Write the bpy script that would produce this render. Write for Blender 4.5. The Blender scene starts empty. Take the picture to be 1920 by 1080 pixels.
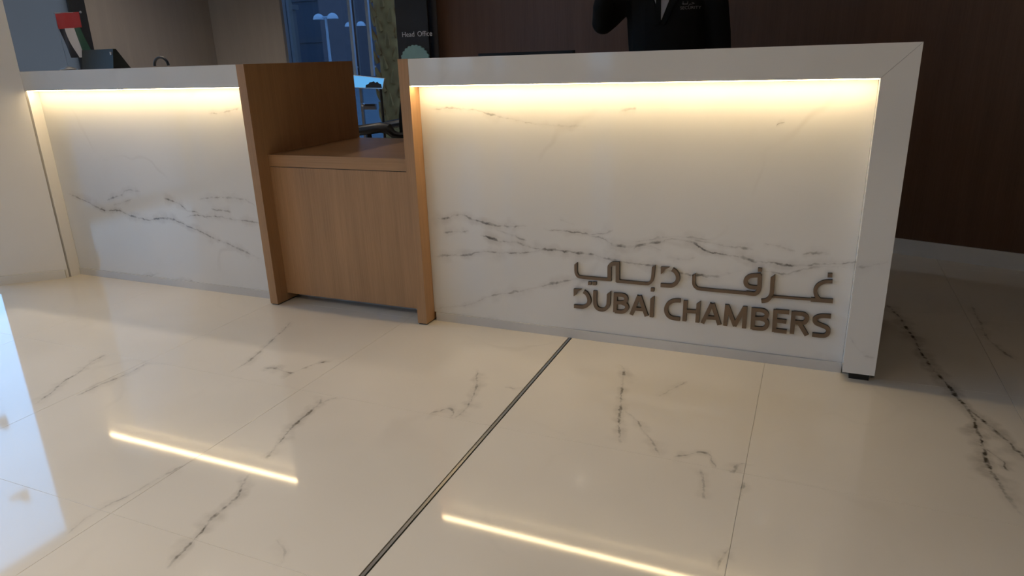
import bpy, bmesh, math, random
from mathutils import Vector, Matrix, Quaternion
from mathutils.bvhtree import BVHTree

scene = bpy.context.scene
C = scene.collection
random.seed(7)

# ------------------------------------------------------------------ camera
cam_data = bpy.data.cameras.new('camera')
cam = bpy.data.objects.new('camera', cam_data)
C.objects.link(cam)
F_PX = 1303.19
cam_data.sensor_width = 36.0
cam_data.lens = F_PX / 1920.0 * 36.0
cam_data.clip_start = 0.05
cam_data.clip_end = 400
YAW, PIT, ROL = -0.4116, -0.3206, -0.0322
fwd = Vector((math.sin(YAW) * math.cos(PIT), math.cos(YAW) * math.cos(PIT), math.sin(PIT)))
rgt = Vector((math.cos(YAW), -math.sin(YAW), 0))
upv = rgt.cross(fwd)
r2 = math.cos(ROL) * rgt + math.sin(ROL) * upv
u2 = -math.sin(ROL) * rgt + math.cos(ROL) * upv
M = Matrix.Identity(4)
for i in range(3):
    M[i][0] = r2[i]; M[i][1] = u2[i]; M[i][2] = -fwd[i]
M[0][3], M[1][3], M[2][3] = 1.5374, -2.5457, 1.1438
cam.matrix_world = M
scene.camera = cam

# ------------------------------------------------------------------ world, exposure
SKY_STRENGTH = 3.8
world = bpy.data.worlds.new('sky')
scene.world = world
world.use_nodes = True
wn = world.node_tree
wn.nodes.clear()
wo = wn.nodes.new('ShaderNodeOutputWorld')
wb = wn.nodes.new('ShaderNodeBackground')
# clear hazy-blue sky: pale at the horizon, deeper overhead, the same all round
geo = wn.nodes.new('ShaderNodeTexCoord')
sep = wn.nodes.new('ShaderNodeSeparateXYZ'); wn.links.new(geo.outputs['Generated'], sep.inputs[0])
ramp = wn.nodes.new('ShaderNodeValToRGB')
wn.links.new(sep.outputs[2], ramp.inputs[0])
ramp.color_ramp.elements[0].position = 0.0; ramp.color_ramp.elements[0].color = (.46, .71, 1.0, 1)
ramp.color_ramp.elements[1].position = 1.0; ramp.color_ramp.elements[1].color = (.15, .42, .88, 1)
el = ramp.color_ramp.elements.new(.35); el.color = (.23, .54, 1.0, 1)
wb.inputs['Strength'].default_value = SKY_STRENGTH
wn.links.new(ramp.outputs[0], wb.inputs[0])
wn.links.new(wb.outputs[0], wo.inputs[0])

scene.view_settings.view_transform = 'Standard'
scene.view_settings.look = 'None'
scene.view_settings.exposure = 0.25
scene.view_settings.gamma = 1.0
scene.view_settings.use_curve_mapping = False
scene.cycles.use_denoising = True
scene.cycles.max_bounces = 6
scene.cycles.diffuse_bounces = 3
scene.cycles.glossy_bounces = 3
scene.cycles.transmission_bounces = 2
scene.cycles.use_adaptive_sampling = True
scene.cycles.adaptive_threshold = 0.03
scene.cycles.sample_clamp_indirect = 6.0
scene.cycles.transparent_max_bounces = 8
scene.cycles.use_light_tree = False
scene.cycles.caustics_reflective = False
scene.cycles.caustics_refractive = False

def portal(loc, size_x, size_y, rot):
    l = bpy.data.lights.new('window_portal', 'AREA')
    l.shape = 'RECTANGLE'; l.size = size_x; l.size_y = size_y
    l.cycles.is_portal = True
    o = bpy.data.objects.new('window_portal', l)
    o.location = loc; o.rotation_euler = rot
    C.objects.link(o)
portal((-4.0, -2.0, 1.3), 2.6, 5.8, (0, math.radians(-90), 0))       # the glazed side, looking +x
portal((-2.5, -7.0, 1.3), 3.0, 2.6, (math.radians(90), 0, 0))         # the front windows, looking +y

# ------------------------------------------------------------------ material helpers
def nmath(nt, op, a, b=None, c=None, clamp=False):
    n = nt.nodes.new('ShaderNodeMath'); n.operation = op; n.use_clamp = clamp
    for i, v in enumerate((a, b, c)):
        if v is None: continue
        if isinstance(v, (int, float)): n.inputs[i].default_value = v
        else: nt.links.new(v, n.inputs[i])
    return n.outputs[0]
def nmap(nt, v, a, b, c, d, smooth=False):
    n = nt.nodes.new('ShaderNodeMapRange')
    if smooth: n.interpolation_type = 'SMOOTHSTEP'
    n.clamp = True
    nt.links.new(v, n.inputs[0])
    for i, x in enumerate((a, b, c, d)): n.inputs[i + 1].default_value = x
    return n.outputs[0]
def nnoise(nt, vec, scale, detail=2, rough=.5):
    n = nt.nodes.new('ShaderNodeTexNoise')
    n.inputs['Scale'].default_value = scale
    n.inputs['Detail'].default_value = detail
    n.inputs['Roughness'].default_value = rough
    if vec is not None: nt.links.new(vec, n.inputs['Vector'])
    return n
def nmix(nt, fac, a, b):
    n = nt.nodes.new('ShaderNodeMix'); n.data_type = 'RGBA'
    if isinstance(fac, (int, float)): n.inputs[0].default_value = fac
    else: nt.links.new(fac, n.inputs[0])
    for s, v in ((n.inputs[6], a), (n.inputs[7], b)):
        if isinstance(v, tuple): s.default_value = v + (1,) if len(v) == 3 else v
        else: nt.links.new(v, s)
    return n.outputs[2]
def new_mat(name):
    m = bpy.data.materials.new(name); m.use_nodes = True
    return m, m.node_tree, m.node_tree.nodes['Principled BSDF']
def geo_pos(nt):
    return nt.nodes.new('ShaderNodeNewGeometry').outputs['Position']
MATS = {}
def plain(name, col, rough=.5, metal=0., var=.12, scale=30., spec=.5, bump=0.):
    """colour with a little procedural variation"""
    if name in MATS: return MATS[name]
    m, nt, b = new_mat(name)
    co = nt.nodes.new('ShaderNodeTexCoord').outputs['Object']
    n = nnoise(nt, co, scale, 3)
    lo = tuple(max(0, c * (1 - var)) for c in col); hi = tuple(min(1, c * (1 + var)) for c in col)
    nt.links.new(nmix(nt, n.outputs['Fac'], lo, hi), b.inputs['Base Color'])
    b.inputs['Roughness'].default_value = rough
    b.inputs['Metallic'].default_value = metal
    b.inputs['Specular IOR Level'].default_value = spec
    if bump:
        bp = nt.nodes.new('ShaderNodeBump'); bp.inputs['Strength'].default_value = bump
        bp.inputs['Distance'].default_value = .003
        nt.links.new(n.outputs['Fac'], bp.inputs['Height']); nt.links.new(bp.outputs[0], b.inputs['Normal'])
    MATS[name] = m
    return m
def wood(name, dark, light, rough=.4, horizontal=False, spec=.4, band=1.0):
    m, nt, b = new_mat(name)
    p = geo_pos(nt)
    mp = nt.nodes.new('ShaderNodeMapping')
    mp.inputs['Scale'].default_value = (1.2, 60, 60) if horizontal else (60, 60, 1.2)
    nt.links.new(p, mp.inputs[0])
    fine = nnoise(nt, mp.outputs[0], 3.0, 4, .6)
    mp2 = nt.nodes.new('ShaderNodeMapping')
    mp2.inputs['Scale'].default_value = (.5, 9, 9) if horizontal else (9, 9, .5)
    nt.links.new(p, mp2.inputs[0])
    broad = nnoise(nt, mp2.outputs[0], 1.6, 2, .5)
    f = nmath(nt, 'ADD', nmath(nt, 'MULTIPLY', fine.outputs['Fac'], .6), nmath(nt, 'MULTIPLY', broad.outputs['Fac'], .5 * band))
    f = nmap(nt, f, .3, .8, 0, 1)
    nt.links.new(nmix(nt, f, dark, light), b.inputs['Base Color'])
    b.inputs['Roughness'].default_value = rough
    b.inputs['Specular IOR Level'].default_value = spec
    bp = nt.nodes.new('ShaderNodeBump'); bp.inputs['Strength'].default_value = .08; bp.inputs['Distance'].default_value = .001
    nt.links.new(fine.outputs['Fac'], bp.inputs['Height']); nt.links.new(bp.outputs[0], b.inputs['Normal'])
    return m
def emit(name, col, strength):
    m = bpy.data.materials.new(name); m.use_nodes = True
    nt = m.node_tree; nt.nodes.clear()
    o = nt.nodes.new('ShaderNodeOutputMaterial'); e = nt.nodes.new('ShaderNodeEmission')
    e.inputs[0].default_value = col + (1,); e.inputs[1].default_value = strength
    nt.links.new(e.outputs[0], o.inputs[0])
    return m
def pane(name, tint, refl):
    """thin glass: see-through with its own tint, plus a mirror share"""
    m = bpy.data.materials.new(name); m.use_nodes = True
    nt = m.node_tree; nt.nodes.clear()
    o = nt.nodes.new('ShaderNodeOutputMaterial')
    t = nt.nodes.new('ShaderNodeBsdfTransparent'); t.inputs[0].default_value = tint + (1,)
    g = nt.nodes.new('ShaderNodeBsdfGlossy'); g.inputs['Roughness'].default_value = .01
    fr = nt.nodes.new('ShaderNodeFresnel'); fr.inputs[0].default_value = 1.45
    mx = nt.nodes.new('ShaderNodeMixShader')
    nt.links.new(nmath(nt, 'MULTIPLY', fr.outputs[0], refl), mx.inputs[0])
    nt.links.new(t.outputs[0], mx.inputs[1]); nt.links.new(g.outputs[0], mx.inputs[2])
    nt.links.new(mx.outputs[0], o.inputs[0])
    return m
def marble(name, veins, plane, base_lo, base_hi, vein_col, halo_col, rough, core_w=.0028, halo_w=.028, general=.25):
    """polished marble: each vein is a path laid on the slab (float curve over one axis), frayed by noise"""
    m, nt, b = new_mat(name)
    p = geo_pos(nt)
    w1 = nnoise(nt, p, 7, 1, .6); w2 = nnoise(nt, p, 45, 2, .6)
    def centred(n, k):
        v = nt.nodes.new('ShaderNodeVectorMath'); v.operation = 'SUBTRACT'
        nt.links.new(n.outputs['Color'], v.inputs[0]); v.inputs[1].default_value = (.5, .5, .5)
        s = nt.nodes.new('ShaderNodeVectorMath'); s.operation = 'SCALE'
        nt.links.new(v.outputs[0], s.inputs[0]); s.inputs['Scale'].default_value = k
        return s.outputs[0]
    def vadd(a, c):
        v = nt.nodes.new('ShaderNodeVectorMath'); v.operation = 'ADD'
        nt.links.new(a, v.inputs[0]); nt.links.new(c, v.inputs[1]); return v.outputs[0]
    q = p
    if veins: q = vadd(vadd(p, centred(w1, .022)), centred(w2, .016))
    sp = nt.nodes.new('ShaderNodeSeparateXYZ'); nt.links.new(q, sp.inputs[0])
    X = sp.outputs[0]; V = sp.outputs[2] if plane == 'XZ' else sp.outputs[1]
    if veins: spots = nmap(nt, nnoise(nt, p, 22, 2, .65).outputs['Fac'], .42, .66, .12, 1.0)
    if veins: wid = nmap(nt, nnoise(nt, p, 11, 1, .6).outputs['Fac'], .35, .7, .45, 2.4)
    core_t = halo_t = None
    for pts, amp in veins:
        ex = max(a for a, _ in pts) - min(a for a, _ in pts); ey = max(c for _, c in pts) - min(c for _, c in pts)
        flip = ey > ex
        L = [(c, a) if flip else (a, c) for a, c in pts]
        L.sort()
        M_ = [L[0]]
        for a, c in L[1:]:
            if a - M_[-1][0] > .004: M_.append((a, c))
        L = M_
        if len(L) < 2: continue
        u0, u1 = L[0][0], L[-1][0]
        v0, v1 = min(c for _, c in L), max(c for _, c in L)
        if v1 - v0 < .01: v1 = v0 + .01
        U, W = (V, X) if flip else (X, V)
        t = nmath(nt, 'DIVIDE', nmath(nt, 'SUBTRACT', U, u0), u1 - u0)
        fc = nt.nodes.new('ShaderNodeFloatCurve')
        cv = fc.mapping.curves[0]
        n = len(L)
        for k, (a, c) in enumerate(L):
            x, y = (a - u0) / (u1 - u0), (c - v0) / (v1 - v0)
            if k == 0: cv.points[0].location = (x, y)
            elif k == n - 1: cv.points[len(cv.points) - 1].location = (x, y)
            else: cv.points.new(x, y)
        for pt in cv.points: pt.handle_type = 'AUTO_CLAMPED'
        fc.mapping.update()
        nt.links.new(t, fc.inputs[1])
        f = nmath(nt, 'MULTIPLY_ADD', fc.outputs[0], v1 - v0, v0)
        slope = sum(abs(L[k + 1][1] - L[k][1]) for k in range(n - 1)) / (u1 - u0)
        cosf = 1 / math.sqrt(1 + slope * slope)
        d = nmath(nt, 'MULTIPLY', nmath(nt, 'ABSOLUTE', nmath(nt, 'SUBTRACT', W, f)), cosf)
        d = nmath(nt, 'DIVIDE', d, wid)
        win = nmath(nt, 'MULTIPLY', nmath(nt, 'MULTIPLY', t, nmath(nt, 'SUBTRACT', 1.0, t)), 9.0, clamp=True)
        win = nmath(nt, 'MULTIPLY', win, amp)
        core = nmath(nt, 'MULTIPLY', nmap(nt, d, core_w * .35, core_w * (.8 + .6 * amp), 1, 0, True), win)
        halo = nmath(nt, 'MULTIPLY', nmap(nt, d, 0, halo_w * (.4 + .6 * amp), 1, 0, True), win)
        core_t = core if core_t is None else nmath(nt, 'MAXIMUM', core_t, core)
        halo_t = halo if halo_t is None else nmath(nt, 'MAXIMUM', halo_t, halo)
    cloud = nnoise(nt, p, 1.6, 2, .55).outputs['Fac']
    col = nmix(nt, nmap(nt, cloud, .3, .7, 0, 1), base_lo, base_hi)
    # faint wandering lines everywhere else on the slab
    g1 = nnoise(nt, vadd(p, centred(w1, .12)), 1.1, 1, .5).outputs['Fac']
    thin = nmap(nt, nmath(nt, 'ABSOLUTE', nmath(nt, 'SUBTRACT', g1, .5)), 0, .012, general, 0, True)
    thin = nmath(nt, 'MULTIPLY', thin, nmap(nt, nnoise(nt, p, 3.1, 1).outputs['Fac'], .5, .7, 0, 1))
    col = nmix(nt, thin, col, halo_col)
    if core_t is not None:
        col = nmix(nt, nmath(nt, 'MULTIPLY', nmath(nt, 'MULTIPLY', halo_t, .62), nmap(nt, spots, 0, 1, .35, 1)), col, halo_col)
        col = nmix(nt, nmath(nt, 'MULTIPLY', core_t, spots), col, vein_col)
    nt.links.new(col, b.inputs['Base Color'])
    b.inputs['Roughness'].default_value = rough
    b.inputs['Specular IOR Level'].default_value = .5
    return m

# ------------------------------------------------------------------ geometry helpers
def link(name, me, mat, parent=None, loc=None, rot=None):
    o = bpy.data.objects.new(name, me)
    if mat is not None and not me.materials: me.materials.append(mat)
    C.objects.link(o)
    if parent is not None: o.parent = parent
    if loc is not None: o.location = loc
    if rot is not None: o.rotation_euler = rot
    return o
def finish(bm, name, mat, parent=None, smooth=False, bevel=0., loc=None, rot=None, seg=2):
    if bevel:
        bmesh.ops.bevel(bm, geom=[e for e in bm.edges if len(e.link_faces) == 2 and e.calc_face_angle(0) > .5], offset=bevel, segments=seg, affect='EDGES', profile=.5)
    bmesh.ops.recalc_face_normals(bm, faces=bm.faces)
    me = bpy.data.meshes.new(name); bm.to_mesh(me); bm.free()
    if smooth:
        for p in me.polygons: p.use_smooth = True
        try: me.set_sharp_from_angle(angle=math.radians(35))
        except Exception: pass
    return link(name, me, mat, parent, loc, rot)
def bm_box(bm, x0, x1, y0, y1, z0, z1):
    vs = [bm.verts.new((x, y, z)) for x in (x0, x1) for y in (y0, y1) for z in (z0, z1)]
    for f in ((0, 1, 3, 2), (4, 6, 7, 5), (0, 4, 5, 1), (2, 3, 7, 6), (0, 2, 6, 4), (1, 5, 7, 3)):
        bm.faces.new([vs[i] for i in f])
def box(name, x0, x1, y0, y1, z0, z1, mat, parent=None, bevel=.0015, seg=1):
    bm = bmesh.new(); bm_box(bm, x0, x1, y0, y1, z0, z1)
    return finish(bm, name, mat, parent, bevel=bevel, seg=seg)
def bm_prism(bm, pts, a0, a1, axis='Y'):
    """extrude a polygon; axis Y: pts are (x,z); axis Z: pts are (x,y); axis X: pts are (y,z)"""
    mk = {'Y': lambda p, a: (p[0], a, p[1]), 'Z': lambda p, a: (p[0], p[1], a), 'X': lambda p, a: (a, p[0], p[1])}[axis]
    A = [bm.verts.new(mk(p, a0)) for p in pts]; B = [bm.verts.new(mk(p, a1)) for p in pts]
    n = len(pts)
    bm.faces.new(A); bm.faces.new(B[::-1])
    for i in range(n): bm.faces.new((A[i], B[i], B[(i + 1) % n], A[(i + 1) % n]))
def prism(name, pts, a0, a1, mat, parent=None, axis='Y', bevel=.0015, smooth=False):
    bm = bmesh.new(); bm_prism(bm, pts, a0, a1, axis)
    return finish(bm, name, mat, parent, bevel=bevel, seg=1, smooth=smooth)
def bm_tube(bm, pts, radii, seg=10, cap=True):
    pts = [Vector(p) for p in pts]
    if isinstance(radii, (int, float)): radii = [radii] * len(pts)
    rings = []; prev = None
    for i, p in enumerate(pts):
        d = (pts[min(i + 1, len(pts) - 1)] - pts[max(i - 1, 0)]).normalized()
        ref = prev if prev is not None else (Vector((0, 0, 1)) if abs(d.z) < .9 else Vector((1, 0, 0)))
        n = (ref - d * ref.dot(d))
        if n.length < 1e-5: n = d.orthogonal()
        n.normalize(); prev = n; bn = d.cross(n)
        r = radii[i]; ra, rb = r if isinstance(r, tuple) else (r, r)
        rings.append([bm.verts.new(p + n * ra * math.cos(2 * math.pi * k / seg) + bn * rb * math.sin(2 * math.pi * k / seg)) for k in range(seg)])
    for a, c in zip(rings, rings[1:]):
        for k in range(seg): bm.faces.new((a[k], a[(k + 1) % seg], c[(k + 1) % seg], c[k]))
    if cap:
        bm.faces.new(rings[0][::-1]); bm.faces.new(rings[-1])
def tube(name, pts, radii, mat, parent=None, seg=10):
    bm = bmesh.new(); bm_tube(bm, pts, radii, seg)
    return finish(bm, name, mat, parent, smooth=True)
def bm_lathe(bm, prof, cx, cy, seg=24):
    """prof: (radius, z)"""
    rings = [[bm.verts.new((cx + r * math.cos(2 * math.pi * k / seg), cy + r * math.sin(2 * math.pi * k / seg), z)) for k in range(seg)] for r, z in prof]
    for a, c in zip(rings, rings[1:]):
        for k in range(seg): bm.faces.new((a[k], a[(k + 1) % seg], c[(k + 1) % seg], c[k]))
    bm.faces.new(rings[0][::-1]); bm.faces.new(rings[-1])
def thing(name, label, cat, loc=(0, 0, 0), group=None, rotz=0):
    o = bpy.data.objects.new(name, None); o.empty_display_size = .05
    C.objects.link(o); o.location = loc; o.rotation_euler = (0, 0, rotz)
    return tag(o, label, cat, group)
def tag(o, label, cat, group=None):
    o['label'] = label; o['category'] = cat
    if group: o['group'] = group
    return o
def struct(o, label=None):
    o['kind'] = 'structure'
    if label: o['label'] = label
    return o
def adopt(o, parent):
    """parent while keeping the place (thing roots are only moved and turned about z)"""
    bpy.context.view_layer.update()
    o.parent = parent; o.matrix_parent_inverse = parent.matrix_world.inverted()
    return o
def catmull(P, n=5):
    if len(P) < 3: return [Vector(p) for p in P]
    Q = [Vector(p) for p in P]; out = []
    for i in range(len(Q) - 1):
        a, b_, c, d = Q[max(i - 1, 0)], Q[i], Q[i + 1], Q[min(i + 2, len(Q) - 1)]
        for k in range(n):
            t = k / n
            out.append(.5 * ((2 * b_) + (c - a) * t + (2 * a - 5 * b_ + 4 * c - d) * t * t + (3 * b_ - a - 3 * c + d) * t ** 3))
    out.append(Q[-1]); return out
def stroke_outline(P, w, cut0=0, cut1=0):
    Q = catmull([(a, c) for a, c in P], 4)
    Lft, Rgt = [], []
    for i, q in enumerate(Q):
        d1 = (Q[i] - Q[i - 1]).normalized() if i else None
        d2 = (Q[i + 1] - Q[i]).normalized() if i < len(Q) - 1 else None
        d = ((d1 or d2) + (d2 or d1)).normalized()
        n = Vector((-d.y, d.x)); k = 1 / max(.5, d.dot(d2 or d1))
        Lft.append(q + n * w / 2 * k); Rgt.append(q - n * w / 2 * k)
    for cut, idx in ((cut0, 0), (cut1, -1)):
        if cut:
            a, c = Lft[idx], Rgt[idx]
            hi, lo = (a, c) if a.x > c.x else (c, a)
            hi.y += w * .42; lo.y -= w * .42
    return [tuple(v) for v in Lft] + [tuple(v) for v in Rgt[::-1]]
def bm_stroke(bm, P, w, y0, y1, cut0=0, cut1=0):
    """a stroke of lettering as a strip of quads with thickness"""
    o = stroke_outline(P, w, cut0, cut1); n = len(o) // 2
    L, R = o[:n], o[n:][::-1]
    fr = [[bm.verts.new((a, y0, c)) for a, c in S] for S in (L, R)]
    bk = [[bm.verts.new((a, y1, c)) for a, c in S] for S in (L, R)]
    for i in range(n - 1):
        bm.faces.new((fr[0][i], fr[0][i + 1], fr[1][i + 1], fr[1][i]))
        bm.faces.new((fr[0][i], bk[0][i], bk[0][i + 1], fr[0][i + 1]))
        bm.faces.new((fr[1][i + 1], bk[1][i + 1], bk[1][i], fr[1][i]))
    bm.faces.new((fr[0][0], fr[1][0], bk[1][0], bk[0][0]))
    bm.faces.new((fr[0][-1], bk[0][-1], bk[1][-1], fr[1][-1]))
def text_mesh(name, body, size, mat, parent, loc, rot, extrude=.0008, align='LEFT'):
    cu = bpy.data.curves.new(name, 'FONT'); cu.body = body; cu.size = size; cu.extrude = extrude; cu.align_x = align
    tmp = bpy.data.objects.new(name + '_tmp', cu); C.objects.link(tmp)
    dg = bpy.context.evaluated_depsgraph_get()
    me = bpy.data.meshes.new_from_object(tmp.evaluated_get(dg))
    bpy.data.objects.remove(tmp); bpy.data.curves.remove(cu)
    me.materials.clear(); me.materials.append(mat)
    return link(name, me, mat, parent, loc, rot)
GLYPHS = [
 ('arabic_beh_yeh', [('s', [(0.6869, 0.3339), (0.6869, 0.305), (0.6891, 0.2914), (0.6957, 0.2809), (0.7082, 0.2771), (0.7616, 0.2767), (0.829, 0.2777)], 0.0105, 1, 0), ('s', [(0.8291, 0.2717), (0.8283, 0.3259), (0.8308, 0.3369), (0.8386, 0.3444), (0.8492, 0.3471), (0.8696, 0.3489)], 0.0135, 0, 0), ('s', [(0.862, 0.3504), (0.8634, 0.2712)], 0.0135, 0, 0), ('s', [(0.8583, 0.275), (0.9214, 0.2752), (0.9783, 0.2755), (0.991, 0.2794), (0.9996, 0.2888), (1.0039, 0.3046), (1.0052, 0.3259), (1.0059, 0.3497)], 0.0105, 0, 2)]),
 ('arabic_dot', [('p', [(0.7398, 0.2602), (0.7541, 0.261), (0.7536, 0.2477), (0.7393, 0.2471)], 0, 0, 0)]),
 ('arabic_dot', [('p', [(0.7595, 0.261), (0.7745, 0.2622), (0.774, 0.2484), (0.7591, 0.2474)], 0, 0, 0)]),
 ('arabic_dot', [('p', [(0.998, 0.2592), (1.0115, 0.26), (1.0115, 0.2458), (0.9977, 0.2452)], 0, 0, 0)]),
 ('arabic_dal', [('p', [(1.0345, 0.3501), (1.0681, 0.3513), (1.0524, 0.3412), (1.0481, 0.3356), (1.0454, 0.3288), (1.0352, 0.32)], 0, 0, 0), ('s', [(1.0784, 0.3436), (1.0898, 0.3368), (1.0982, 0.3258), (1.102, 0.3118), (1.0994, 0.2972), (1.092, 0.2859), (1.0811, 0.2782), (1.0675, 0.276), (1.0361, 0.275)], 0.0135, 0, 0)]),
 ('arabic_feh', [('s', [(1.162, 0.3305), (1.1617, 0.3162), (1.1626, 0.2981), (1.1661, 0.2867), (1.1746, 0.2784), (1.1881, 0.2751), (1.2624, 0.2744), (1.3765, 0.2755)], 0.0105, 1, 0), ('s', [(1.3563, 0.2764), (1.3846, 0.2756), (1.3949, 0.2808), (1.4008, 0.2923), (1.4021, 0.311), (1.4001, 0.3509)], 0.0135, 0, 0), ('s', [(1.404, 0.3506), (1.3765, 0.3462), (1.3629, 0.3412), (1.3538, 0.3311), (1.3518, 0.32), (1.3554, 0.3095), (1.3643, 0.3026), (1.3771, 0.3008), (1.4009, 0.3016)], 0.0135, 0, 0)]),
 ('arabic_dot', [('p', [(1.3917, 0.3776), (1.4063, 0.3777), (1.4066, 0.3637), (1.3923, 0.363)], 0, 0, 0)]),
 ('arabic_reh', [('s', [(1.4456, 0.3506), (1.4463, 0.3185), (1.4469, 0.2909), (1.4441, 0.272), (1.4349, 0.2585), (1.4256, 0.2528), (1.4133, 0.2499)], 0.0135, 2, 0)]),
 ('arabic_ghain', [('s', [(1.4476, 0.2724), (1.5119, 0.2731), (1.5867, 0.275)], 0.0075, 0, 0), ('s', [(1.5815, 0.2745), (1.6548, 0.2764)], 0.0135, 0, 0), ('s', [(1.6458, 0.3496), (1.6266, 0.3478), (1.6117, 0.3415), (1.5997, 0.3308), (1.5937, 0.3167), (1.594, 0.3031), (1.5999, 0.2886), (1.6089, 0.2781)], 0.0115, 0, 0)]),
 ('arabic_dot', [('p', [(1.6273, 0.3786), (1.6427, 0.3795), (1.6434, 0.3654), (1.628, 0.3645)], 0, 0, 0)]),
 ('letter_d', [('p', [(0.6775, 0.2233), (0.7124, 0.2251), (0.699, 0.2156), (0.6929, 0.2085), (0.6887, 0.199), (0.6775, 0.1908)], 0, 0, 0), ('s', [(0.7207, 0.2159), (0.7318, 0.2092), (0.7407, 0.1961), (0.7446, 0.181), (0.7419, 0.1666), (0.7333, 0.1558), (0.7194, 0.1485), (0.7041, 0.1468), (0.6788, 0.1462)], 0.0135, 0, 0)]),
 ('letter_u', [('s', [(0.7696, 0.2243), (0.7693, 0.1908), (0.77, 0.1683), (0.7748, 0.1548), (0.7859, 0.1462), (0.8009, 0.1448), (0.8145, 0.1508), (0.823, 0.1631), (0.8263, 0.1774), (0.8276, 0.222)], 0.0135, 0, 2)]),
 ('letter_b', [('s', [(0.8557, 0.2236), (0.8542, 0.14)], 0.0135, 0, 0), ('s', [(0.854, 0.2165), (0.8806, 0.2177), (0.8939, 0.2147), (0.8999, 0.2054), (0.898, 0.195), (0.8897, 0.1872), (0.8546, 0.1819)], 0.0135, 0, 0), ('s', [(0.8812, 0.1849), (0.8973, 0.1798), (0.9041, 0.17), (0.9017, 0.1581), (0.8926, 0.1492), (0.8793, 0.1449), (0.8541, 0.1442)], 0.0135, 0, 0)]),
 ('letter_a', [('s', [(0.9221, 0.1376), (0.9514, 0.2214)], 0.0135, 0, 0), ('s', [(0.9535, 0.2216), (0.9845, 0.1387)], 0.0135, 0, 0), ('s', [(0.9359, 0.1648), (0.9699, 0.1654)], 0.01215, 0, 0)]),
 ('letter_i', [('s', [(1.0052, 0.2203), (1.0046, 0.1369)], 0.0135, 2, 0)]),
 ('letter_c', [('s', [(1.1161, 0.2189), (1.0999, 0.2177), (1.0838, 0.2132), (1.0704, 0.2023), (1.0625, 0.1866), (1.0616, 0.1702), (1.0672, 0.1559), (1.0778, 0.1462), (1.0918, 0.1425), (1.117, 0.142)], 0.0135, 0, 0)]),
 ('letter_h', [('s', [(1.135, 0.2215), (1.1346, 0.1354)], 0.0135, 0, 0), ('s', [(1.1852, 0.2191), (1.1845, 0.1362)], 0.0135, 2, 0), ('s', [(1.1366, 0.1789), (1.1846, 0.1802)], 0.01215, 0, 0)]),
 ('letter_a', [('s', [(1.2042, 0.1354), (1.2356, 0.2199)], 0.0135, 0, 0), ('s', [(1.2379, 0.2202), (1.268, 0.1363)], 0.0135, 0, 0), ('s', [(1.2186, 0.1613), (1.2536, 0.1628)], 0.01215, 0, 0)]),
 ('letter_m', [('s', [(1.292, 0.222), (1.2897, 0.1361)], 0.0135, 0, 0), ('s', [(1.2922, 0.2184), (1.3262, 0.1388)], 0.0135, 0, 0), ('s', [(1.324, 0.1386), (1.3563, 0.2184)], 0.0135, 0, 0), ('s', [(1.3582, 0.2222), (1.3591, 0.1343)], 0.0135, 0, 0)]),
 ('letter_b', [('s', [(1.388, 0.2203), (1.3901, 0.1341)], 0.0135, 0, 0), ('s', [(1.3865, 0.2134), (1.4161, 0.2137), (1.429, 0.2101), (1.4365, 0.2006), (1.434, 0.1892), (1.4242, 0.1823), (1.3891, 0.1787)], 0.0135, 0, 0), ('s', [(1.4173, 0.1802), (1.4331, 0.1764), (1.4405, 0.1645), (1.4382, 0.1514), (1.4302, 0.1424), (1.4162, 0.1397), (1.3897, 0.1395)], 0.0135, 0, 0)]),
 ('letter_e', [('s', [(1.4654, 0.2219), (1.4672, 0.1334)], 0.0135, 0, 0), ('s', [(1.4659, 0.2157), (1.5131, 0.2168)], 0.0135, 0, 0), ('s', [(1.4706, 0.1793), (1.5065, 0.179)], 0.0135, 0, 0), ('s', [(1.4672, 0.1398), (1.5114, 0.1397)], 0.0135, 0, 0)]),
 ('letter_r', [('s', [(1.5284, 0.2217), (1.5298, 0.1339)], 0.0135, 0, 0), ('s', [(1.5279, 0.2154), (1.5576, 0.2158), (1.5702, 0.2111), (1.5757, 0.2015), (1.573, 0.1897), (1.5636, 0.1816), (1.5283, 0.1804)], 0.0135, 0, 0), ('s', [(1.5515, 0.1798), (1.581, 0.1343)], 0.0135, 0, 0)]),
 ('letter_s', [('s', [(1.6542, 0.2174), (1.6296, 0.2163), (1.6141, 0.212), (1.6043, 0.2046), (1.6025, 0.1955), (1.6088, 0.186), (1.6253, 0.1797), (1.6418, 0.174), (1.6506, 0.1652), (1.6513, 0.1535), (1.6444, 0.1432), (1.6321, 0.1391), (1.5994, 0.1392)], 0.0135, 0, 0)]),
]
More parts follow.
